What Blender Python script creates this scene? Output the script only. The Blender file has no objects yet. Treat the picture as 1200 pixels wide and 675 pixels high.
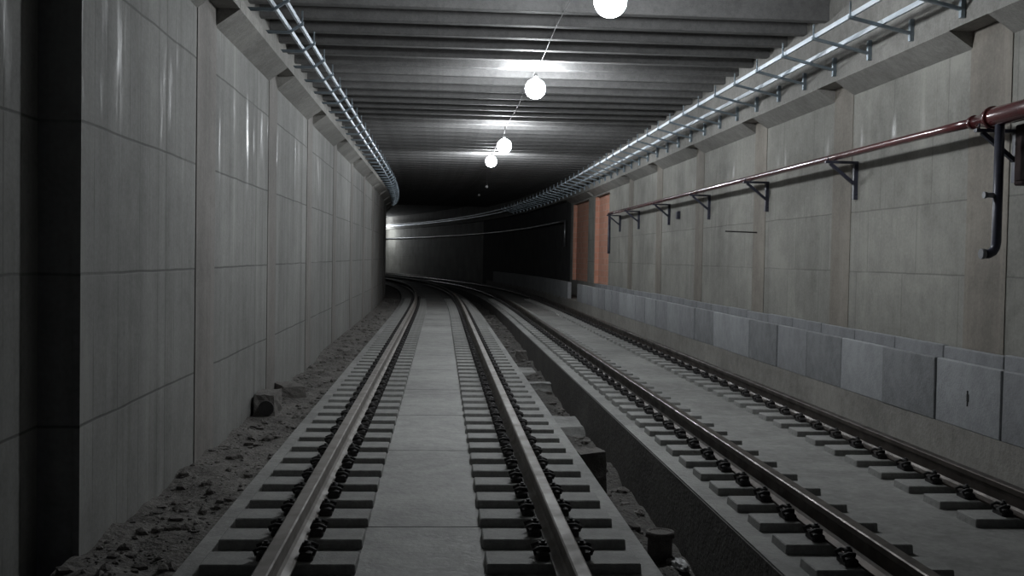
import bpy, bmesh, math, random
from mathutils import Vector, Matrix
rng = random.Random(7)
C = bpy.context.scene.collection
CAM_H = 1.70                      # camera above the track slab; heights below are above the slab

# ------------------------------------------------------------------ tunnel axis
D0, RAD, LC, DS, S_MIN, S_MAX = 25.0, 140.0, 30.0, 0.25, -8.0, 125.0
_tab = []
_x, _y, _h, _s = 0.0, S_MIN, 0.0, S_MIN
while _s < S_MAX + 1:
    _tab.append((_x, _y, _h))
    k = min(max((_s - D0) / LC, 0), 1) / RAD
    _h += k * DS
    _x -= math.sin(_h) * DS
    _y += math.cos(_h) * DS
    _s += DS
def axis(s):
    f = (s - S_MIN) / DS
    i = min(max(int(f), 0), len(_tab) - 2)
    t = f - i
    a, b = _tab[i], _tab[i + 1]
    return tuple(a[j] + (b[j] - a[j]) * t for j in range(3))
def W(s, X, z):
    x, y, h = axis(s)
    return Vector((x + X * math.cos(h), y + X * math.sin(h), z))
def heading(s): return axis(s)[2]
def steps(s0, s1, n=None):
    n = n or max(1, int(math.ceil((s1 - s0) / (4.0 if s1 < D0 else 1.0))))
    return [s0 + (s1 - s0) * i / n for i in range(n + 1)]

# ------------------------------------------------------------------ materials
class NT:
    def __init__(self, name):
        self.m = bpy.data.materials.new(name); self.m.use_nodes = True
        self.t = self.m.node_tree; self.b = self.t.nodes['Principled BSDF']
    def n(self, typ, ins=None, **kw):
        nd = self.t.nodes.new(typ)
        for k, v in kw.items(): setattr(nd, k, v)
        for k, v in (ins or {}).items(): self.put(nd.inputs[k], v)
        return nd
    def put(self, sock, v):
        if isinstance(v, bpy.types.NodeSocket): self.t.links.new(v, sock)
        else: sock.default_value = v
    def math(self, op, a, b=0.0, c=0.0, clamp=False):
        nd = self.n('ShaderNodeMath', {0: a, 1: b, 2: c}, operation=op); nd.use_clamp = clamp
        return nd.outputs[0]
    def noise(self, vec, scale, detail=3, rough=.55):
        return self.n('ShaderNodeTexNoise', {'Vector': vec, 'Scale': scale, 'Detail': detail, 'Roughness': rough}).outputs['Fac']
    def ramp(self, f, a, b, lo=0.0, hi=1.0):
        return self.n('ShaderNodeMapRange', {'Value': f, 'From Min': a, 'From Max': b, 'To Min': lo, 'To Max': hi}).outputs[0]
    def mix(self, f, a, b):
        nd = self.n('ShaderNodeMix', data_type='RGBA'); nd.clamp_factor = True
        self.put(nd.inputs[0], f); self.put(nd.inputs[6], a); self.put(nd.inputs[7], b)
        return nd.outputs[2]
    def scaled(self, vec, sc):
        return self.n('ShaderNodeMapping', {'Vector': vec, 'Scale': sc}).outputs[0]
    def bump(self, h, strength, dist=.02):
        self.put(self.b.inputs['Normal'], self.n('ShaderNodeBump', {'Height': h, 'Strength': strength, 'Distance': dist}).outputs[0])
ALB = .72
def c4(*v): return (v[0], v[1], v[2], 1)

def concrete(name, col, dark=.6, rough=(.75, .95), scale=2.0, bump=.25, random_tone=0.0):
    col = [x * ALB for x in col]
    N = NT(name); o = N.n('ShaderNodeTexCoord').outputs['Object']
    big = N.noise(o, scale * .5, 4); fine = N.noise(o, scale * 18, 3); med = N.noise(o, scale * 4, 5, .7)
    f = N.math('ADD', N.math('MULTIPLY', big, .4), N.math('ADD', N.math('MULTIPLY', fine, .28), N.math('MULTIPLY', med, .32)))
    f = N.ramp(f, .40, .60)
    cc = N.mix(f, c4(*[x * dark for x in col]), c4(*[min(1, x * 1.12) for x in col]))
    if random_tone:
        r = N.n('ShaderNodeObjectInfo').outputs['Random']
        v = N.ramp(r, 0, 1, 1 - random_tone, 1 + random_tone)
        h = N.n('ShaderNodeHueSaturation', {'Color': cc, 'Value': v}); cc = h.outputs[0]
    N.put(N.b.inputs['Base Color'], cc)
    N.put(N.b.inputs['Roughness'], N.ramp(fine, .3, .7, *rough))
    N.bump(f, bump)
    return N.m

def wall_concrete(name, col, seam0, seam_h, board, panel, gloss, gloss_v, row_shift=0.0, lines=1.0, runs=.5):
    """cast wall: lifts with open seams, faint board lines, runs of water down the face"""
    col = [x * ALB for x in col]
    N = NT(name); uv = N.n('ShaderNodeUVMap').outputs[0]
    sp = N.n('ShaderNodeSeparateXYZ', {0: uv}); u, v = sp.outputs[0], sp.outputs[1]
    def line(x, period, off, w):
        q = N.math('ABSOLUTE', N.math('SUBTRACT', N.math('FRACT', N.math('DIVIDE', N.math('SUBTRACT', x, off), period)), .5))
        return N.ramp(q, .5 - w / period, .5 - .35 * w / period)     # 1 on the line
    wob = N.noise(N.scaled(uv, (.8, .8, 1)), 1.5, 2)
    v2 = N.math('ADD', v, N.math('MULTIPLY', wob, .03))
    row = N.math('FLOOR', N.math('DIVIDE', N.math('SUBTRACT', v, seam0), seam_h))
    seam = line(v2, seam_h, seam0 + .015, .012)
    gate = N.ramp(N.noise(N.scaled(uv, (.5, 1.2, 1)), 1.3, 2), .25, .42)
    seam = N.math('MULTIPLY', seam, gate)
    ub = N.math('ADD', u, N.math('MULTIPLY', row, row_shift))
    boards = line(ub, board, 0.03, .010)
    bgate = N.ramp(N.noise(N.scaled(uv, (2.3, .35, 1)), 1.7, 2), .45, .6)
    boards = N.math('MULTIPLY', boards, bgate)
    panels = line(ub, panel, .4, .016)
    streak = N.noise(N.scaled(uv, (3.0, .2, 1)), 1.0, 4, .62)
    streak2 = N.noise(N.scaled(uv, (13.0, .5, 1)), 1.0, 2, .6)
    blot = N.noise(N.scaled(uv, (.7, .7, 1)), 1.2, 5, .6)
    fine = N.noise(N.scaled(uv, (30, 30, 1)), 1.0, 3, .6)
    tone = N.n('ShaderNodeTexWhiteNoise', {0: N.n('ShaderNodeCombineXYZ', {0: N.math('FLOOR', N.math('DIVIDE', N.math('SUBTRACT', ub, .4), panel)), 1: row}).outputs[0]}, noise_dimensions='2D').outputs[0]
    f = N.math('ADD', N.math('MULTIPLY', streak, runs), N.math('MULTIPLY', blot, .9 - runs))
    med = N.noise(N.scaled(uv, (7, 5, 1)), 1.0, 5, .7)
    f = N.math('ADD', N.math('MULTIPLY', f, .72), N.math('ADD', N.math('MULTIPLY', fine, .18), N.math('MULTIPLY', med, .2)))
    f = N.ramp(f, .40, .61)
    cc = N.mix(f, c4(*[x * .62 for x in col]), c4(*[x * 1.15 for x in col]))
    cc = N.mix(N.math('MULTIPLY', N.ramp(streak2, .56, .72), .62 * runs), cc, c4(col[0] * .55, col[1] * .53, col[2] * .5))
    cc = N.mix(N.math('MULTIPLY', N.ramp(streak, .60, .70), .8 * runs), cc, c4(min(1, col[0] * 1.45), min(1, col[1] * 1.45), min(1, col[2] * 1.42)))
    cc = N.n('ShaderNodeHueSaturation', {'Color': cc, 'Value': N.ramp(tone, 0, 1, .93, 1.06)}).outputs[0]
    ln = N.math('MAXIMUM', N.math('MULTIPLY', seam, .75 * lines), N.math('MAXIMUM', N.math('MULTIPLY', boards, .45 * lines), N.math('MULTIPLY', panels, .5 * lines)))
    cc = N.mix(ln, cc, c4(col[0] * .28, col[1] * .28, col[2] * .28))
    N.put(N.b.inputs['Base Color'], cc)
    # glossy laitance left where water ran, in one band of height
    g = N.ramp(N.noise(N.scaled(uv, (3.6, .40, 1)), 1.0, 4, .65), .555, .69)
    band = N.math('MULTIPLY', N.ramp(v, gloss_v[0], gloss_v[0] + .25), N.ramp(v, gloss_v[1], gloss_v[1] - .3))
    g = N.math('MULTIPLY', g, band)
    N.put(N.b.inputs['Roughness'], N.ramp(g, 0, 1, .80, gloss))
    N.bump(N.math('SUBTRACT', N.math('MULTIPLY', f, .35), ln), .35, .012)
    return N.m

def metal(name, col, rough=.4, metallic=1.0, dirt=None, scale=6.0):
    N = NT(name); o = N.n('ShaderNodeTexCoord').outputs['Object']
    f = N.noise(o, scale, 4)
    d = dirt or [x * .6 for x in col]
    N.put(N.b.inputs['Base Color'], N.mix(N.ramp(f, .4, .65), c4(*col), c4(*d)))
    N.b.inputs['Metallic'].default_value = metallic
    N.put(N.b.inputs['Roughness'], N.ramp(f, .3, .7, max(.05, rough - .08), min(1, rough + .15)))
    N.bump(f, .08, .005)
    return N.m

def brick(name):
    N = NT(name); uv = N.n('ShaderNodeUVMap').outputs[0]
    b = N.n('ShaderNodeTexBrick', {'Vector': uv, 'Scale': 1.0, 'Color1': c4(.72, .37, .27), 'Color2': c4(.62, .31, .22), 'Mortar': c4(.62, .44, .36),
            'Mortar Size': .008, 'Brick Width': .29, 'Row Height': .19})
    f = N.noise(N.scaled(uv, (2.5, 2.5, 1)), 1.0, 4)
    N.put(N.b.inputs['Base Color'], N.mix(N.math('MULTIPLY', N.ramp(f, .45, .7), .35), b.outputs['Color'], c4(.62, .36, .26)))
    N.b.inputs['Roughness'].default_value = .85
    N.bump(b.outputs['Fac'], -.3, .01)
    return N.m

def glow(name, col, strength):
    N = NT(name)
    N.b.inputs['Base Color'].default_value = c4(.9, .9, .9)
    N.b.inputs['Emission Color'].default_value = c4(*col)
    N.b.inputs['Emission Strength'].default_value = strength
    return N.m

def ground_mat(name, k=1.0):
    N = NT(name); o = N.n('ShaderNodeTexCoord').outputs['Object']
    a = N.noise(o, 3.0, 5, .65); b = N.noise(o, 28, 3, .6)
    f = N.ramp(N.math('ADD', N.math('MULTIPLY', a, .5), N.math('MULTIPLY', b, .5)), .35, .65)
    N.put(N.b.inputs['Base Color'], N.mix(f, c4(.05 * k, .045 * k, .042 * k), c4(.215 * k, .205 * k, .19 * k)))
    N.b.inputs['Roughness'].default_value = .95
    N.bump(f, .6, .03)
    return N.m

M = {}
M['wall_l'] = wall_concrete('cast_concrete_left', (.36, .36, .345), CAM_H + .74, .885, .235, 3.8, .24, (CAM_H + .45, CAM_H + 1.75))
M['wall_r'] = wall_concrete('cast_concrete_right', (.405, .398, .362), CAM_H + .62, .72, .62, 1.24, .26, (CAM_H + 1.2, CAM_H + 1.75), .31, .6, .22)
M['pilaster'] = wall_concrete('pilaster_concrete_left', (.31, .292, .275), 0, 9, 9, 9, .7, (90, 91), 0, 0, .4)
M['pilaster_r'] = wall_concrete('pilaster_concrete_right', (.335, .305, .265), 0, 9, 9, 9, .7, (90, 91), 0, 0, .3)
M['drain_dark'] = concrete('dark_drain_concrete', (.15, .142, .132), .6, (.7, .9), 2, .3)  # darker concrete for the slab face along the drain
M['curb'] = concrete('curb_concrete', (.38, .365, .335), .66, (.7, .9), 1.8, .25)
M['haunch'] = concrete('haunch_concrete', (.40, .39, .365), .7, (.75, .95), 2.5, .2)
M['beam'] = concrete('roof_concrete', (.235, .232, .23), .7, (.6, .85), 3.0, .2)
M['slab'] = concrete('track_slab_concrete', (.40, .40, .385), .60, (.65, .9), 1.6, .25)
M['strip'] = concrete('walkway_concrete', (.47, .47, .455), .66, (.6, .85), 1.3, .2)
M['sleeper'] = concrete('sleeper_concrete', (.42, .42, .405), .72, (.7, .9), 3, .2)
M['slab_light'] = concrete('pale_slab_concrete', (.44, .455, .475), .78, (.6, .85), 2.2, .15)
M['slab_mid'] = concrete('grey_slab_concrete', (.375, .385, .405), .75, (.6, .85), 2.2, .15)
M['slab_dark'] = concrete('dark_slab_concrete', (.31, .32, .335), .66, (.6, .85), 2.2, .15)
M['stump'] = concrete('stump_concrete', (.25, .235, .22), .6, (.85, 1), 6, .5)
M['far'] = concrete('shade_toned_concrete', (.10, .10, .105), .6, (.8, 1), 3, .5)  # near-black tone paints the shade of the lampless stretch into the wall
M['ground'] = ground_mat('rubble_ground'); M['drain_earth'] = ground_mat('dark_drain_ground', .6)  # the second is the same ground, scaled darker for the drain
M['rail_worn'] = metal('dusty_rail_steel', (.26, .24, .222), .6, .15, (.19, .175, .16))
M['rail_dark'] = metal('rusty_rail_steel', (.075, .06, .05), .40, .6, (.045, .036, .03))
M['clip'] = metal('dark_clip_steel', (.04, .037, .037), .75, .0)
M['galv'] = metal('galvanised_steel', (.80, .86, .92), .42, .55, (.66, .73, .80), 2.0)
M['galv_dull'] = metal('dull_galvanised_steel', (.36, .42, .47), .4, .9, (.26, .31, .35))
M['red'] = metal('red_pipe_paint', (.125, .027, .028), .24, .0, (.09, .022, .024), 4)
_r = M['red'].node_tree.nodes['Principled BSDF']
for _i in ('Normal', 'Roughness'):
    for _l in list(_r.inputs[_i].links): M['red'].node_tree.links.remove(_l)
_r.inputs['Roughness'].default_value = .24
_r.inputs['Coat Weight'].default_value = 1.0
_r.inputs['Coat Roughness'].default_value = .12
M['blue'] = metal('blue_black_paint', (.055, .058, .085), .35, .1)
M['maroon'] = metal('maroon_paint', (.022, .007, .007), .9, .0)
M['pipe_grey'] = metal('grey_pipe_steel', (.35, .36, .38), .4, .8)
M['brick'] = brick('orange_brick')
M['bulb'] = glow('lit_bulb', (.93, .97, 1.0), 54.0)
M['bulb_off'] = metal('unlit_bulb_glass', (.75, .75, .75), .15, 0.0, (.7, .7, .7))
M['socket'] = metal('lamp_socket', (.05, .05, .05), .5, 0)
M['wire'] = metal('pale_cable', (.28, .28, .28), .5, 0)
M['white'] = metal('white_plastic', (.62, .62, .62), .5, 0, (.5, .5, .5))

# ------------------------------------------------------------------ building helpers
def obj(name, bm, mat, parent=None, loc=None, rz=None, smooth=False):
    bmesh.ops.recalc_face_normals(bm, faces=bm.faces)
    me = bpy.data.meshes.new(name); bm.to_mesh(me); bm.free()
    for m_ in (mat if isinstance(mat, (list, tuple)) else [mat]): me.materials.append(m_)
    if smooth:
        for p in me.polygons: p.use_smooth = True
    o = bpy.data.objects.new(name, me); C.objects.link(o)
    if parent: o.parent = parent
    if loc is not None: o.location = loc
    if rz is not None: o.rotation_euler = (0, 0, rz)
    return o
def tag(o, label=None, cat=None, group=None, kind=None):
    if label: o['label'] = label
    if cat: o['category'] = cat
    if group: o['group'] = group
    if kind: o['kind'] = kind
    return o
def empty(name, loc, rz, label, cat, group=None):
    o = bpy.data.objects.new(name, None); C.objects.link(o)
    o.location = loc; o.rotation_euler = (0, 0, rz); o.empty_display_size = .1
    return tag(o, label, cat, group)
def copy_tree(o, parent=None):
    c = o.copy(); C.objects.link(c); c.parent = parent
    for ch in list(o.children): copy_tree(ch, c)
    return c
def BM(): return bmesh.new()
def box(bm, x0, x1, y0, y1, z0, z1, bev=0.0, taper=0.0, mat=0):
    q = [(x0 - taper, y0 - taper, z0), (x1 + taper, y0 - taper, z0), (x1 + taper, y1 + taper, z0), (x0 - taper, y1 + taper, z0),
         (x0, y0, z1), (x1, y0, z1), (x1, y1, z1), (x0, y1, z1)]
    v = [bm.verts.new(p) for p in q]
    fs = [bm.faces.new([v[i] for i in f]) for f in ((0, 3, 2, 1), (4, 5, 6, 7), (0, 1, 5, 4), (1, 2, 6, 5), (2, 3, 7, 6), (3, 0, 4, 7))]
    for f in fs: f.material_index = mat
    if bev:
        es = {e for f in fs for e in f.edges}
        bmesh.ops.bevel(bm, geom=list(es), offset=bev, segments=1, affect='EDGES')
    return v
def tube(bm, pts, r, seg=10, caps=True, mat=0):
    pts = [Vector(p) for p in pts]; rings = []
    rs = r if isinstance(r, (list, tuple)) else [r] * len(pts)
    up = None
    for i, p in enumerate(pts):
        a = pts[max(i - 1, 0)]; b = pts[min(i + 1, len(pts) - 1)]
        t = (b - a)
        if t.length < 1e-9: t = Vector((0, 0, 1))
        t.normalize()
        if up is None:
            up = Vector((0, 0, 1)) if abs(t.z) < .9 else Vector((1, 0, 0))
        n = (up - t * up.dot(t)).normalized(); up = n
        b2 = t.cross(n)
        rings.append([bm.verts.new(p + (n * math.cos(q) + b2 * math.sin(q)) * rs[i]) for q in [2 * math.pi * j / seg for j in range(seg)]])
    for a, b in zip(rings, rings[1:]):
        for j in range(seg):
            f = bm.faces.new((a[j], a[(j + 1) % seg], b[(j + 1) % seg], b[j])); f.smooth = True; f.material_index = mat
    if caps:
        for rr in (rings[0], rings[-1]):
            f = bm.faces.new(rr); f.material_index = mat
def lathe(bm, prof, seg=20, mat=0):
    rings = []
    for (r, z) in prof:
        rings.append([bm.verts.new((r * math.cos(2 * math.pi * j / seg), r * math.sin(2 * math.pi * j / seg), z)) for j in range(seg)])
    for a, b in zip(rings, rings[1:]):
        for j in range(seg):
            f = bm.faces.new((a[j], a[(j + 1) % seg], b[(j + 1) % seg], b[j])); f.smooth = True; f.material_index = mat
    bm.faces.new(rings[0]); bm.faces.new(rings[-1])
def sweep(bm, prof, ss, closed=True, org=Vector((0, 0, 0)), caps=True):
    """a profile of (X, z) carried along the tunnel, uv = (distance, length round the profile or z)"""
    uvl = bm.loops.layers.uv.verify()
    rings = [[bm.verts.new(W(s, X, z) - org) for X, z in prof] for s in ss]
    n = len(prof); cum = [0]
    for i in range(n):
        a, b = prof[i], prof[(i + 1) % n]; cum.append(cum[-1] + math.hypot(b[0] - a[0], b[1] - a[1]))
    vertical = lambda j: abs(prof[(j + 1) % n][1] - prof[j][1]) > abs(prof[(j + 1) % n][0] - prof[j][0])
    for i in range(len(ss) - 1):
        for j in range(n if closed else n - 1):
            k = (j + 1) % n
            f = bm.faces.new((rings[i][j], rings[i][k], rings[i + 1][k], rings[i + 1][j]))
            if vertical(j): vs = (prof[j][1], prof[k][1])
            else: vs = (prof[j][0], prof[k][0])
            for lp, q in zip(f.loops, ((ss[i], vs[0]), (ss[i], vs[1]), (ss[i + 1], vs[1]), (ss[i + 1], vs[0]))): lp[uvl].uv = q
    if closed and caps:
        for r_, s in ((rings[0], ss[0]), (rings[-1], ss[-1])):
            f = bm.faces.new(r_)
            for lp, p in zip(f.loops, prof): lp[uvl].uv = (s + p[0], p[1])
    return rings
def swept(name, prof, s0, s1, mat, parent=None, closed=True, n=None, smooth=False):
    bm = BM(); o = W((s0), prof[0][0], prof[0][1]) if parent is None else Vector((0, 0, 0))
    sweep(bm, prof, steps(s0, s1, n), closed, o)
    return obj(name, bm, mat, parent, o if parent is None else None, smooth=smooth)
def rect(X0, X1, z0, z1): return [(X0, z0), (X1, z0), (X1, z1), (X0, z1)]
_ones = 'first second third fourth fifth sixth seventh eighth ninth tenth eleventh twelfth thirteenth fourteenth fifteenth sixteenth seventeenth eighteenth nineteenth'.split()
_tens = {2: 'twent', 3: 'thirt', 4: 'fort', 5: 'fift', 6: 'sixt', 7: 'sevent', 8: 'eight', 9: 'ninet'}
def ordinal(n):
    if n < 20: return _ones[n - 1]
    t, u = divmod(n, 10)
    return _tens[t] + ('ieth' if u == 0 else 'y-' + _ones[u - 1])

# ------------------------------------------------------------------ setting : levels and walls
XL, XR = -2.08, 5.0
ZH, ZHO = CAM_H + 2.05, CAM_H + 2.215        # haunch foot on the wall, haunch lip
ZB = CAM_H + 3.0                             # underside of the roof beams
ZT = CAM_H + 3.30                            # underside of the roof slab
XBL, XBR, XBACK = -1.86, 4.76, -2.35                       # faces of the edge beams
G_L, G_C = -.12, -.57                        # earth beside the left wall, earth in the drain
FAR = 112.0

left_pil = [9.30, 12.88, 16.45, 20.33, 24.15, 28.0, 31.8, 35.6, 39.4, 43.2, 47.0, 50.8]
right_pil = [9.22, 12.70, 16.05, 19.88, 23.60, 27.2]
niches = [(30.72, 33.55), (34.85, 38.5)]

bm = BM()
sweep(bm, [(XL, -.8), (XL, ZHO + .15), (XL - .9, ZHO + .15), (XL - .9, -.8)], [6.15] + steps(8, 60), True)
wl = obj('wall_left', bm, M['wall_l']); tag(wl, kind='structure')
bm = BM()
sweep(bm, [(XL - .24, -.8), (XL - .24, ZT + .1), (XL - .9, ZT + .1), (XL - .9, -.8)], [-6, 0, 3, 6.15], True)
obj('wall_recess', bm, M['wall_l'], wl)
bm = BM()
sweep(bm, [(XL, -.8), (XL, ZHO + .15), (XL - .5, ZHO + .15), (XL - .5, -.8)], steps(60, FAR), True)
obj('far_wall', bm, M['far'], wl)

wr = BM()
cuts = sorted([-6, 12, 24] + [q for n_ in niches for q in n_] + [39.0])
for a, b in zip(cuts, cuts[1:]):
    inn = any(abs(a - n_[0]) < .01 for n_ in niches)
    x = XR + (.22 if inn else 0)
    sweep(wr, [(x, -.8), (x, ZHO + .15), (XR + .6, ZHO + .15), (XR + .6, -.8)], steps(a, b), True)
wr = obj('wall_right', wr, M['wall_r']); tag(wr, kind='structure')
for a, b in niches:      # lintel and sill of the bricked-up openings
    swept('niche_head', rect(XR, XR + .23, CAM_H + 2.0, ZHO), a, b, M['haunch'], wr)
    swept('niche_sill', rect(XR, XR + .23, -.3, CAM_H - .80), a, b, M['haunch'], wr)
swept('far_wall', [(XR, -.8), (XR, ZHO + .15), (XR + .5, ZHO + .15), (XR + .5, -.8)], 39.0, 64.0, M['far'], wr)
swept('lit_far_wall', [(XR, -.8), (XR, ZHO + .15), (XR + .5, ZHO + .15), (XR + .5, -.8)], 64.0, FAR, M['wall_r'], wr)

for side, xs, pils, root in ((1, XL, left_pil, wl), (-1, XR, right_pil, wr)):
    xb = XBL if side > 0 else XBR
    out = xs - side * .6
    # edge beam carrying the roof
    if side < 0: swept('edge_beam', [(xb, ZHO), (xb, ZT + .05), (out, ZT + .05), (out, ZHO)], -6, FAR, M['haunch'], root)
    else:
        swept('edge_beam', [(xb, ZHO), (xb, ZHO + .10), (XBACK, ZHO + .10), (XBACK, ZHO)], 6.15, FAR, M['haunch'], root)
        swept('upper_wall', [(XBACK, ZHO), (XBACK, ZT + .05), (out, ZT + .05), (out, ZHO)], 6.15, FAR, M['haunch'], root)
    for i, p in enumerate(pils):
        w = .30 if i else .36
        swept('pilaster', rect(xs + side * .009, xs - side * .1, -.6, ZHO + .01), p - w, p + w, M['pilaster' if side > 0 else 'pilaster_r'], root, n=1)
    edges = [(-99, pils[0] - .36)] + [(p + .30 + (.04 if i == 0 else 0), (pils[i + 1] - .30) if i + 1 < len(pils) else p + 3.4) for i, p in enumerate(pils)]
    if side < 0: edges[0] = (5.0, edges[0][1]); edges += [(34.0, 38.9)]; edges[-2] = (27.5, 33.6)
    else: edges[0] = (6.4, edges[0][1])
    for a, b in edges:
        swept('haunch', [(xs, ZH), (xb + side * .002, ZHO - .005), (xb + side * .002, ZHO + .10), (xs, ZHO + .10)], a, b, M['haunch'], root)

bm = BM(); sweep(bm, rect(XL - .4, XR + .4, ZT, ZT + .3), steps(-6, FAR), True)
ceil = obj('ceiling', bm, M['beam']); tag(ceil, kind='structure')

# track slabs
fl = swept('floor', rect(-1.38, 1.22, -.85, 0), -6, FAR, M['slab']); tag(fl, kind='structure')
joints = [-1.2, 1.6, 4.2, 6.45, 9.0, 11.0, 13.1, 15.4, 17.7, 20.4] + [20.4 + 2.4 * i for i in range(1, 18)]
bm = BM()
for a, b in zip(joints, joints[1:]):
    sweep(bm, rect(-.43, .27, -.1, .006), steps(a + .008, b - .008), True)
strip = obj('centre_strip', bm, M['strip'], fl); strip.location = -fl.location
fr = swept('floor.001', rect(1.89, 4.40, -.85, 0), -6, FAR, M['slab']); tag(fr, kind='structure')
df = swept('drain_face', rect(1.882, 1.90, -.85, -.012), -6, FAR, M['drain_dark'], fr); df.location = -fr.location
fb = swept('floor.002', rect(XL - .1, XR + .1, -1.2, -.85), -6, FAR, M['ground']); tag(fb, kind='structure')
curb = swept('trim_1', [(4.40, -.1), (4.40, CAM_H - 1.375), (XR + .02, CAM_H - 1.375), (XR + .02, -.1)], -6, 60, M['curb']); tag(curb, kind='structure')

# uneven earth
def earth(name, X0, X1, z, s0, s1, nx, ns, amp, slope=None):
    bm = BM(); grid = []
    for i in range(ns + 1):
        s = s0 + (s1 - s0) * i / ns; row = []
        for j in range(nx + 1):
            t = j / nx; X = X0 + (X1 - X0) * t
            q = Vector((s * 1.7, X * 2.3, 0))
            from mathutils import noise
            h = noise.fractal(q, 1.0, 2.0, 5) * amp + noise.noise(q * .25) * amp
            h += slope(s, t) if slope else 0
            row.append(bm.verts.new(W(s, X, min(z + h, -.01 if name != 'x' else 9))))
        grid.append(row)
    for a, b in zip(grid, grid[1:]):
        for j in range(nx): bm.faces.new((a[j], a[j + 1], b[j + 1], b[j]))
    return obj(name, bm, M['ground'], smooth=True)
def left_rise(s, t):
    up = min(max((s - 16) / 16, 0), 1)
    return (.05 + .28 * up) * (1 - t) ** .8 * 1.0 + .05 * up
e1 = earth('ground', XL - .02, -1.37, G_L, 2, 62, 14, 900, .065, lambda s, t: left_rise(s, t) - .02)
tag(e1, kind='structure')
e2 = earth('ground.001', 1.20, 1.91, G_C, 3, 62, 12, 700, .085, lambda s, t: min(max((s - 14) / 14, 0), 1) * .25)
e2.data.materials[0] = M['drain_earth']
tag(e2, kind='structure')

# loose stones: nobody could count them
def stone_mesh(bm, c, r):
    res = bmesh.ops.create_icosphere(bm, subdivisions=1, radius=r)
    sc = Vector((rng.uniform(.7, 1.4), rng.uniform(.6, 1.2), rng.uniform(.4, .8)))
    a = rng.uniform(0, 6.28)
    for v in res['verts']:
        p = v.co * rng.uniform(.75, 1.2); p = Vector((p.x * sc.x, p.y * sc.y, p.z * sc.z))
        v.co = Vector((p.x * math.cos(a) - p.y * math.sin(a), p.x * math.sin(a) + p.y * math.cos(a), p.z)) + c
def height_at(e, cache={}):
    from mathutils.bvhtree import BVHTree
    if e.name not in cache:
        me = e.data
        cache[e.name] = BVHTree.FromPolygons([v.co for v in me.vertices], [p.vertices for p in me.polygons])
    return cache[e.name]
def drop(e, s, X):
    p = W(s, X, 5); hit = height_at(e).ray_cast(p, Vector((0, 0, -1)))
    return hit[0] if hit[0] else W(s, X, -.3)
bm = BM()
for i in range(1500):
    s = 4.8 + 36 * rng.random() ** 1.6; X = rng.uniform(XL + .05, -1.46)
    r = .009 + .055 * rng.random() ** 5
    stone_mesh(bm, drop(e1, s, X) + Vector((0, 0, r * .15)), r)
for i in range(1300):
    s = 5 + 30 * rng.random() ** 1.4; X = rng.uniform(1.28, 1.82)
    r = .010 + .06 * rng.random() ** 4
    stone_mesh(bm, drop(e2, s, X) + Vector((0, 0, r * .15)), r)
tag(obj('rubble_stones', bm, M['stump']), 'loose stones and rubble strewn over the earth beside the track slabs', 'rubble', kind='stuff')

# ------------------------------------------------------------------ roof beams
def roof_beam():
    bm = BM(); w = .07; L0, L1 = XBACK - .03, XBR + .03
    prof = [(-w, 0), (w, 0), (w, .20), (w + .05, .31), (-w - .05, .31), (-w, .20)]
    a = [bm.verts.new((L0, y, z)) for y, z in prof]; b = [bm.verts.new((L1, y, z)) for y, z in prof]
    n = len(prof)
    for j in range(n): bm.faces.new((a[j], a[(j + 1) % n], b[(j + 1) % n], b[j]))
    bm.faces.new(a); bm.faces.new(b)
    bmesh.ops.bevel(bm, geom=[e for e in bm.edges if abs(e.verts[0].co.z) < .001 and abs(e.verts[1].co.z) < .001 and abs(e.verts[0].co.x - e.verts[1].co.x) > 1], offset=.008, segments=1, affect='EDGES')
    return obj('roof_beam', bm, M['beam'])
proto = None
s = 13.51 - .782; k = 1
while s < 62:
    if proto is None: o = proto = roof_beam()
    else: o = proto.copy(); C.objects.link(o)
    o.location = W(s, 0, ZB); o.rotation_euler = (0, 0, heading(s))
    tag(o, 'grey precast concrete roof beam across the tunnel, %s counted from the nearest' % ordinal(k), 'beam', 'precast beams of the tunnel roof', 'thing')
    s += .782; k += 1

# ------------------------------------------------------------------ rails
def rail(X, mat, label, s0=2.0, s1=FAR - 2):
    z0 = .057; H = .225 - z0
    h = [(.070, 0), (.070, .012), (.030, .026), (.018, .042), (.018, H - .056), (.026, H - .046), (.038, H - .038), (.038, H - .006), (.030, H)]
    prof = [(X + x, z0 + z) for x, z in h] + [(X - x, z0 + z) for x, z in reversed(h)]
    o = swept('rail', prof, s0, s1, mat)
    tag(o, label, 'rail', 'running rails of the two tracks')
    return o
RL = [-.81, .69]; RR = [2.36, 3.85]
rail(RL[0], M['rail_worn'], 'dusty brown steel rail nearest the left wall')
rail(RL[1], M['rail_worn'], 'dusty brown steel rail second from the left, beside the earth drain')
rail(RR[0], M['rail_dark'], 'dark rusty steel rail just right of the earth drain, third from the left')
rail(RR[1], M['rail_dark'], 'dark rusty steel rail nearest the right wall and its slab row')

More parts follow.
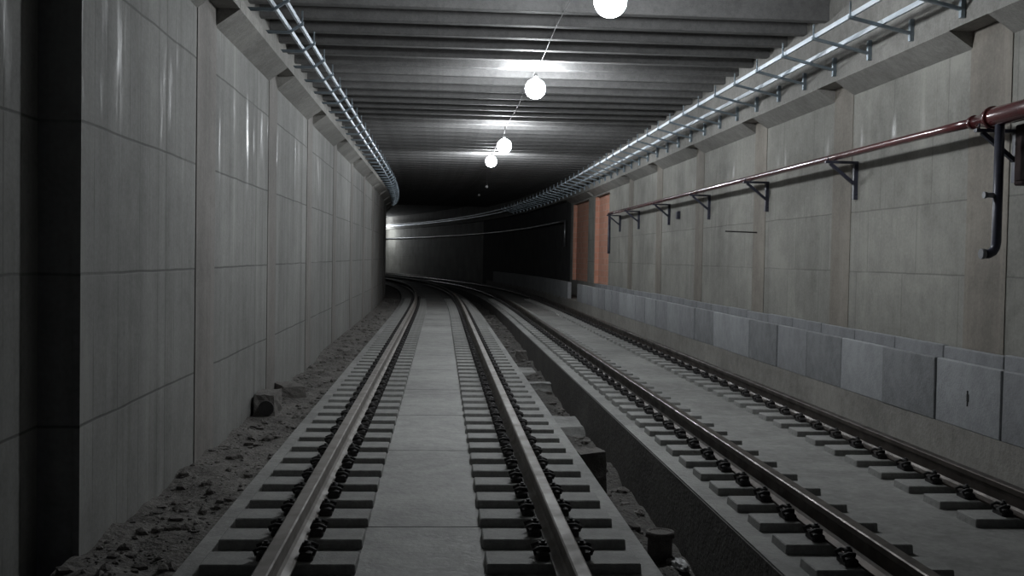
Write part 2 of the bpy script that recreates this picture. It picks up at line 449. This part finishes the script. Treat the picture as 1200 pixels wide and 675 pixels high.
# sleeper blocks with their clips
def make_block(x0, x1, bolts=True):
    """origin under the rail centre at slab level; front face at y = 0"""
    root = empty('sleeper_block', (0, 0, 0), 0, None, None)
    bm = BM(); box(bm, x0, x1, 0, .255, -.06, .055, .006, .008)
    obj('concrete_block', bm, M['sleeper'], root)
    for sd in (-1, 1):
        bm = BM()
        box(bm, *sorted((sd * .074, sd * .150)), .055, .20, .045, .098, .012)
        pts = [(sd * .15, .08, .085), (sd * .162, .075, .108), (sd * .13, .075, .122), (sd * .085, .10, .114), (sd * .076, .128, .090),
               (sd * .085, .156, .114), (sd * .13, .18, .122), (sd * .162, .18, .108), (sd * .15, .175, .085)]
        tube(bm, pts, .0115, 6)
        cl = obj('rail_clip', bm, M['clip'], root)
        if not bolts: continue
        bm = BM(); tube(bm, [(sd * .108, .128, .07), (sd * .108, .128, .15)], .013, 6); tube(bm, [(sd * .108, .128, .115), (sd * .108, .128, .138)], .024, 6)
        obj('bolt', bm, M['clip'], cl)
    return root
rows = [(RL[0], -1.245, -.43, 5.4945, .4845, 72, "left track's left rail"),
        (RL[1], .27, 1.105, 5.4945, .4845, 72, "left track's right rail"),
        (RR[0], 2.03, 2.79, 5.364, .494, 72, "right track's left rail"),
        (RR[1], 3.49, 4.20, 6.45, .484, 72, "right track's right rail")]
for X, x0, x1, s0, ds, n, words in rows:
    pr = None
    first = True
    kk = 0
    for i in range(n):
        s = s0 + ds * i
        if i in (0, 30): o = pr = make_block(x0 - X, x1 - X, i == 0)
        else: o = copy_tree(pr)
        o.location = W(s, X, 0); o.rotation_euler = (0, 0, heading(s))
        tag(o, "grey concrete sleeper block, %s from the front, under the %s" % (ordinal(i + 1), words), 'sleeper', "sleeper blocks under the %s" % words)

# ------------------------------------------------------------------ trough slabs on the right
def trough_slab(L, mat, th=.055, h=.555):
    bm = BM(); box(bm, -th / 2, th / 2, .009, L - .009, 0, h, .007)
    return obj('trough_slab', bm, mat)
ft = [6.72, 7.81, 8.90, 9.99, 11.09, 12.16, 13.26, 14.46, 15.48, 16.45, 17.69]
while ft[-1] < 32.0: ft.append(ft[-1] + 1.1)
tones = ['mid', 'light', 'dark', 'light', 'dark', 'mid', 'dark', 'light', 'light', 'dark', 'mid', 'light', 'mid', 'light', 'mid', 'light', 'light', 'mid', 'light', 'mid', 'light', 'mid', 'light', 'mid', 'light', 'mid']
tw = {'light': 'pale grey', 'mid': 'mid grey', 'dark': 'dark grey'}
zc = CAM_H - 1.375
for i, (a, b) in enumerate(zip(ft, ft[1:])):
    t = tones[i % len(tones)]
    o = trough_slab(b - a, M['slab_' + t]); o.location = W(a, 4.43 + rng.uniform(-.008, .008), zc); o.rotation_euler = (0, rng.uniform(-.02, .01), heading(a) + rng.uniform(-.008, .008))
    if i == 1:
        bm = BM(); box(bm, -.0335, -.0265, .50, .53, .24, .30); box(bm, -.0335, -.0265, .515, .525, .20, .33)
        obj('lifting_slot', bm, M['clip'], o)
    tag(o, '%s concrete slab standing in the front row by the right wall, %s from the front' % (tw[t], ordinal(i + 1)), 'slab', 'front row of upright slabs along the right wall')
bk = [7.55 + 1.08 * i for i in range(24)]
for i, (a, b) in enumerate(zip(bk, bk[1:])):
    o = trough_slab(b - a, M['slab_mid'], .06, .60 + rng.uniform(-.01, .01)); o.location = W(a, 4.90, zc); o.rotation_euler = (0, 0, heading(a))
    tag(o, 'grey concrete slab in the back row against the right wall, %s from the front' % ordinal(i + 1), 'slab', 'back row of upright slabs along the right wall')
lw = swept('trough_wall', rect(4.40, 4.52, zc - .05, zc + .56), 35.3, 58, M['slab_light'])
tag(lw, 'low pale concrete trough wall beyond the brick panels, running into the dark bend', 'low wall')

# brick panels
for i, (a, b) in enumerate(niches):
    root = empty('brick_panel', W(a, XR + .1, CAM_H - .8), heading(a), ['nearer orange brick panel in the right wall, beside the end of the red pipe', 'farther orange brick panel in the right wall, at the edge of the dark bend'][i], 'brick panel', 'orange brick panels in the right wall')
    org = root.matrix_basis.inverted()
    for nm, pr_, sa, sb in (('brickwork', rect(XR + .14, XR + .22, CAM_H - .8, CAM_H + 2.0), a, b), ('brick_return', rect(XR + .02, XR + .14, CAM_H - .8, CAM_H + 2.0), b - .09, b)):
        bm = BM(); sweep(bm, pr_, [sa, sb], True)
        bm.transform(Matrix.Rotation(-heading(a), 4, 'Z') @ Matrix.Translation(-root.location))
        obj(nm, bm, M['brick'], root)

# ------------------------------------------------------------------ cable trays
def tray(name, rails, arms, xb, sd, zr, label, s0, s1, hgt):
    root = empty(name, W(s0, xb, zr), 0, label, 'cable tray')
    inv = Matrix.Translation(-root.location)
    for X, z in rails:
        bm = BM(); sweep(bm, [(X - .013, z), (X + .013, z), (X + .013, z + hgt), (X - .013, z + hgt)], steps(s0, s1, 60), True); bm.transform(inv)
        obj('side_rail', bm, M['galv'], root)
    (xo, zo), (xi, zi) = rails
    for s in arms:
        bm = BM(); e = .05 * sd
        slope = (zo - zi) / (xo - xi)
        pts = [(xb, zi + (xb - xi) * slope if sd < 0 else zi), (xi, zi), (xo + e, zo + e * slope)]
        vs = [[bm.verts.new((x, y, z + dz)) for y, dz in ((-.02, -.032), (.02, -.032), (.02, -.002), (-.02, -.002))] for x, z in pts]
        for a_, b_ in zip(vs, vs[1:]):
            for q in range(4): bm.faces.new((a_[q], a_[(q + 1) % 4], b_[(q + 1) % 4], b_[q]))
        bm.faces.new(vs[0]); bm.faces.new(vs[-1])
        xp0, xp1 = sorted((xb + sd * .004, xb + sd * .045))
        box(bm, xp0, xp1, -.022, .022, zr - .19, zr + .03)
        xu = xo + .035 * sd
        box(bm, xu - .008, xu + .008, -.008, .008, zo - .01, zo + .15)
        bm.transform(Matrix.Translation(W(s, 0, 0) - root.location) @ Matrix.Rotation(heading(s), 4, 'Z'))
        obj('support_arm', bm, M['galv_dull'], root)
    return root
arms = [9.28 + 1.037 * i for i in range(-2, 44)]
tray('cable_tray', [(4.13, CAM_H + 2.50), (4.44, CAM_H + 2.43)], arms, XBR, -1, CAM_H + 2.46, 'long galvanised cable tray on support arms high along the right wall', 6.5, 105, .05)
tray('cable_tray', [(-1.585, CAM_H + 2.49), (-1.69, CAM_H + 2.42)], [9.4 + 1.05 * i for i in range(40)], XBACK, 1, CAM_H + 2.44, 'narrow galvanised cable tray high along the left wall', 6.5, 60, .05)

# ------------------------------------------------------------------ red pipe, brackets, fittings
XP, ZP = 4.72, CAM_H + 1.275
root = empty('fire_pipe', W(6.5, XP, ZP), 0, 'red fire main pipe running along the right wall above the slabs', 'pipe')
inv = Matrix.Translation(-root.location)
def part(name, bm, mat, rt, smooth=False, parent=None):
    bm.transform(Matrix.Translation(-rt.location)); o = obj(name, bm, mat, rt); return o
bm = BM(); tube(bm, [W(q, XP, ZP) for q in steps(8.85, 29.0, 30)], .042, 14); part('thin_pipe', bm, M['red'], root)
bm = BM()
tube(bm, [W(q, XP, ZP) for q in (6.4, 8.62, 8.68, 8.86, 8.86, 9.02)], [.085, .085, .08, .058, .054, .052], 18)
part('wide_pipe', bm, M['red'], root)
for q in (8.66, 8.98):
    bm = BM(); tube(bm, [W(q - .025, XP, ZP), W(q + .025, XP, ZP)], .098 if q < 8.8 else .062, 18); part('collar', bm, M['red'], root)
def drop_pipe(s, zt, zb, mat, elbow):
    bm = BM(); pts = [W(s, XP, zt), W(s, XP, zb + .10)]
    if elbow:
        pts += [W(s, XP - .008, zb + .055), W(s, XP - .03, zb + .018), W(s, XP - .065, zb)]
        pts += [W(s, XP - .10, zb)]
    else: pts += [W(s, XP, zb)]
    tube(bm, pts, .04, 12)
    p = part('drop_pipe', bm, mat, root)
    return p
d1 = drop_pipe(8.54, ZP - .05, CAM_H + .10, M['blue'], True)
bm = BM(); tube(bm, [W(8.54, XP - .10, CAM_H + .10), W(8.54, XP - .135, CAM_H + .10)], .044, 12); bm.transform(inv); obj('outlet', bm, M['pipe_grey'], d1)
bm = BM(); tube(bm, [W(8.54, XP - .02, CAM_H + .60), W(8.54, XP - .12, CAM_H + .60)], .022, 10); tube(bm, [W(8.54, XP - .10, CAM_H + .60), W(8.54, XP - .125, CAM_H + .60)], .029, 10); bm.transform(inv); obj('tap', bm, M['pipe_grey'], d1)
drop_pipe(29.0, ZP + .03, CAM_H + .15, M['blue'], False)

def bracket():
    bm = BM(); L = XR - XP + .12
    box(bm, -L, 0, -.025, .025, -.03, 0); box(bm, -.05, 0, -.028, .028, -.46, 0)
    a = Vector((-L + .06, 0, -.03)); b = Vector((-.04, 0, -.27))
    d = (b - a); n = Vector((d.z, 0, -d.x)).normalized() * .018
    vs = []
    for y in (-.02, .02):
        for p in (a + n, b + n, b - n, a - n): vs.append(bm.verts.new((p.x, y, p.z)))
    for f in ((0, 1, 2, 3), (7, 6, 5, 4), (0, 4, 5, 1), (1, 5, 6, 2), (2, 6, 7, 3), (3, 7, 4, 0)): bm.faces.new([vs[i] for i in f])
    tube(bm, [(-L + .035, 0, 0), (-L + .035, 0, .05)], .008, 6)
    return obj('pipe_bracket', bm, M['blue'])
pb = None
bs = [8.72, 12.24, 15.65, 19.1, 22.5, 26.0, 28.75]
wh = ['nearest, by the wide red pipe', 'second from the front', 'third from the front', 'fourth from the front', 'fifth from the front', 'sixth from the front', 'last before the brick panels']
for s, w_ in zip(bs, wh):
    if pb is None: o = pb = bracket()
    else: o = pb.copy(); C.objects.link(o)
    o.location = W(s, XR - .03 if any(abs(s - p) < .36 for p in right_pil) else XR, ZP - (.045 if s > 9 else .09)); o.rotation_euler = (0, 0, heading(s))
    tag(o, 'dark blue steel bracket carrying the red pipe, ' + w_, 'bracket', 'brackets under the red pipe')
bm = BM(); box(bm, -.10, 0, -.62, 0, -.52, .0, .012); box(bm, -.112, -.10, -.58, -.04, -.48, -.04, .004)  # plain dark box with a raised front panel
o = obj('dark_box', bm, M['maroon']); o.location = W(8.62, XR, CAM_H + 1.21); tag(o, 'dark maroon box on the right wall under the wide red pipe', 'box')

# far pipe round the bend
root2 = empty('wall_pipe', W(39.6, 4.86, CAM_H + 1.46), 0, 'thin grey pipe along the dark wall beyond the brick panels', 'pipe')
bm = BM(); tube(bm, [W(q, 4.86, CAM_H + 1.44) for q in steps(39.6, 108, 50)], .04, 8); part('pipe_run', bm, M['pipe_grey'], root2)
bm = BM(); tube(bm, [W(39.6, 4.86, CAM_H + 1.48), W(39.6, 4.86, CAM_H + .45)], .04, 8); part('drop_pipe', bm, M['pipe_grey'], root2)

bm = BM(); box(bm, -.06, 0, -.08, .08, -.08, .08, .006); box(bm, -.066, -.06, -.065, .065, -.065, .065)
o = obj('junction_box', bm, M['blue']); o.location = W(21.6, XR, CAM_H + .95); tag(o, 'small dark square box on the right wall below the red pipe', 'box')
bm = BM(); tube(bm, [(0.02, 0, 0), (-.52, .0, .012)], .011, 8); o = obj('steel_bar', bm, M['clip']); o.location = W(16.15, XR, CAM_H + .46); tag(o, 'thin dark steel bar sticking out of the right wall', 'bar')

# ------------------------------------------------------------------ lamps
def lamp(s, X, Z, lit, label, group, zc_=ZB - .03):
    root = empty('pendant_lamp', W(s, X, CAM_H + Z), 0, label, 'lamp', group)
    R = .16 if lit else .05  # lit bulbs oversized: the glow around them is built into the shape
    bm = BM(); prof = [(.2 * R, R * .97)] + [(R * math.sin(q), R * math.cos(q)) for q in [math.pi * (.12 + .86 * i / 14) for i in range(15)]]
    lathe(bm, prof, 24); obj('bulb', bm, M['bulb'] if lit else M['bulb_off'], root)
    bm = BM(); lathe(bm, [(.03, R * .95), (.034, R + .04), (.028, R + .07), (.012, R + .08)], 14); obj('socket', bm, M['socket'], root)
    top = zc_ - (CAM_H + Z)
    bm = BM(); tube(bm, [(0, 0, R + .06), (0, 0, max(top, R + .09))], .004, 6); obj('cord', bm, M['wire'], root)
    return root
for s, X, Z, lit, lab in [(10.17, 1.62, 2.53, 1, 'lit round bulb nearest the camera, cut by the top of the photo'), (16.35, 1.44, 2.66, 1, 'lit round bulb second from the front, below the roof beams'),
                     (23.37, 1.38, 2.50, 1, 'lit round bulb third from the front, just above the farthest lit one'), (29.95, 1.40, 2.75, 1, 'lit round bulb farthest away and lowest in the photo')]:
    lamp(s, X, Z, lit, lab, 'lit bulbs along the tunnel roof')
for s, X, Z, lab in [(36.4, 1.62, 2.46, 'small unlit bulb hanging just beyond the last lit lamp'), (42.9, 1.75, 2.55, 'small unlit bulb hanging deepest in the dark bend')]:
    lamp(s, X, Z, 0, lab, 'unlit bulbs in the dark part of the tunnel')
lamp(89.8, 3.5, 2.2, 1, 'lit bulb hidden round the bend, lighting the far right wall', None)
bm = BM(); pts = [W(q, 1.45 + .015 * math.sin(q * 1.3), ZB - .010 - .012 * abs(math.sin(q * .5))) for q in steps(8.5, 44, 70)]
org = pts[0].copy(); tube(bm, [p - org for p in pts], .0045, 6); o = obj('power_cable', bm, M['wire'], None, org); tag(o, 'thin pale cable along the roof feeding the hanging bulbs', 'cable')

# ------------------------------------------------------------------ objects in the drains
def rough_block(name, sx, sy, sz, mat, seed, top_r=None):
    r_ = random.Random(seed); bm = BM()
    bmesh.ops.create_cube(bm, size=1)
    bmesh.ops.subdivide_edges(bm, edges=bm.edges[:], cuts=3, use_grid_fill=True)
    for v in bm.verts:
        v.co = Vector((v.co.x * sx, v.co.y * sy, (v.co.z + .5) * sz)) + Vector((r_.uniform(-1, 1), r_.uniform(-1, 1), r_.uniform(-1, 1))) * min(sx, sy, sz) * .05
        v.co.x *= 1 + .12 * (1 - v.co.z / sz); v.co.y *= 1 + .12 * (1 - v.co.z / sz)
    return obj(name, bm, mat)
o = rough_block('concrete_stump', .27, .25, .48, M['stump'], 3); o.location = drop(e2, 10.15, 1.49) - Vector((0, 0, .06)); o.rotation_euler = (.03, 0, .2)
tag(o, 'squat dark concrete stump standing in the drain against the left track slab', 'stump')
bm = BM(); lathe(bm, [(.095, -.08), (.095, .13), (.088, .155), (.112, .16), (.108, .20), (.09, .205), (.085, .19)], 16)
o = obj('pipe_stump', bm, M['stump']); o.location = drop(e2, 7.75, 1.70) + Vector((0, 0, .02)); tag(o, 'short round capped stump in the drain at the bottom of the photo', 'stump')
for s, X, sx, sy, sz, lab in [(13.6, 1.55, .62, .9, .14, 'flat pale concrete block across the drain beyond the dark stump'), (17.2, 1.55, .6, .25, .17, 'narrow concrete crosspiece spanning the middle of the drain'),
                              (21.8, 1.72, .2, .3, .22, 'small square concrete lump far along the drain'), (19.6, 1.52, .55, .9, .10, 'low concrete block in the drain just before the small lump')]:
    o = rough_block('concrete_block', sx, sy, sz, M['slab'] if sx > .3 else M['stump'], int(s * 10)); o.location = drop(e2, s, X) - Vector((0, 0, .05)); tag(o, lab, 'concrete block')
# lump with a pipe end by the left wall
o = rough_block('concrete_lump', .22, .5, .27, M['stump'], 9); o.location = drop(e1, 11.85, -1.93) - Vector((0, 0, .05))
bm = BM(); tube(bm, [(.03, -.20, .13), (.03, -.315, .125)], .075, 16); tube(bm, [(.03, -.30, .126), (.03, -.325, .124)], [.085, .085], 16)
obj('pipe_end', bm, M['clip'], o); tag(o, 'rough concrete lump with a round dark pipe end at the foot of the left wall', 'concrete lump')
o = rough_block('boulder', .28, .55, .2, M['stump'], 21); o.location = drop(e1, 13.2, -1.90) - Vector((0, 0, .05)); o.rotation_euler = (0, 0, .4); tag(o, 'low dark heap of hardened concrete behind the lump by the left wall', 'concrete lump')
# crumpled scrap
bm = BM(); bmesh.ops.create_icosphere(bm, subdivisions=3, radius=1)
from mathutils import noise as _n
for v in bm.verts:
    k = 1 + .55 * _n.noise(v.co * 2.3 + Vector((3, 1, 7))) + .25 * _n.noise(v.co * 6)
    v.co = Vector((v.co.x * .05 * k, v.co.y * .13 * k, max(-.1, v.co.z) * .05 * k + .004))
o = obj('plastic_scrap', bm, M['white']); o.location = drop(e2, 7.50, 1.80); o.rotation_euler = (0, 0, .15); tag(o, 'crumpled white plastic scrap in the drain beside the round stump', 'litter')

# ------------------------------------------------------------------ world and camera
w = bpy.data.worlds.new('World'); bpy.context.scene.world = w; w.use_nodes = True
w.node_tree.nodes['Background'].inputs[0].default_value = (.006, .0065, .009, 1)
w.node_tree.nodes['Background'].inputs[1].default_value = 1.0
F = 1214.0; VPX, VPY = 517.0, 300.0; ROLL = math.radians(.9)
a = Vector((VPX - 600, 337.5 - VPY, -F)).normalized()
u = Vector((math.sin(ROLL), math.cos(ROLL), 0)); u = (u - a * u.dot(a)).normalized()
r = a.cross(u)
m3 = Matrix((r, a, u))          # camera space -> world
cd = bpy.data.cameras.new('camera'); cd.sensor_width = 36; cd.lens = 36 * F / 1200; cd.clip_end = 300; cd.clip_start = .05
cam = bpy.data.objects.new('camera', cd); C.objects.link(cam)
cam.matrix_world = Matrix.Translation((0, 0, CAM_H)) @ m3.to_4x4()
sc = bpy.context.scene; sc.camera = cam
sc.view_settings.view_transform = 'Standard'; sc.view_settings.look = 'None'; sc.view_settings.gamma = 1; sc.view_settings.use_curve_mapping = False
sc.view_settings.exposure = 2.15
sc.cycles.use_denoising = True; sc.cycles.max_bounces = 6; sc.cycles.diffuse_bounces = 4; sc.cycles.sample_clamp_indirect = 3.0
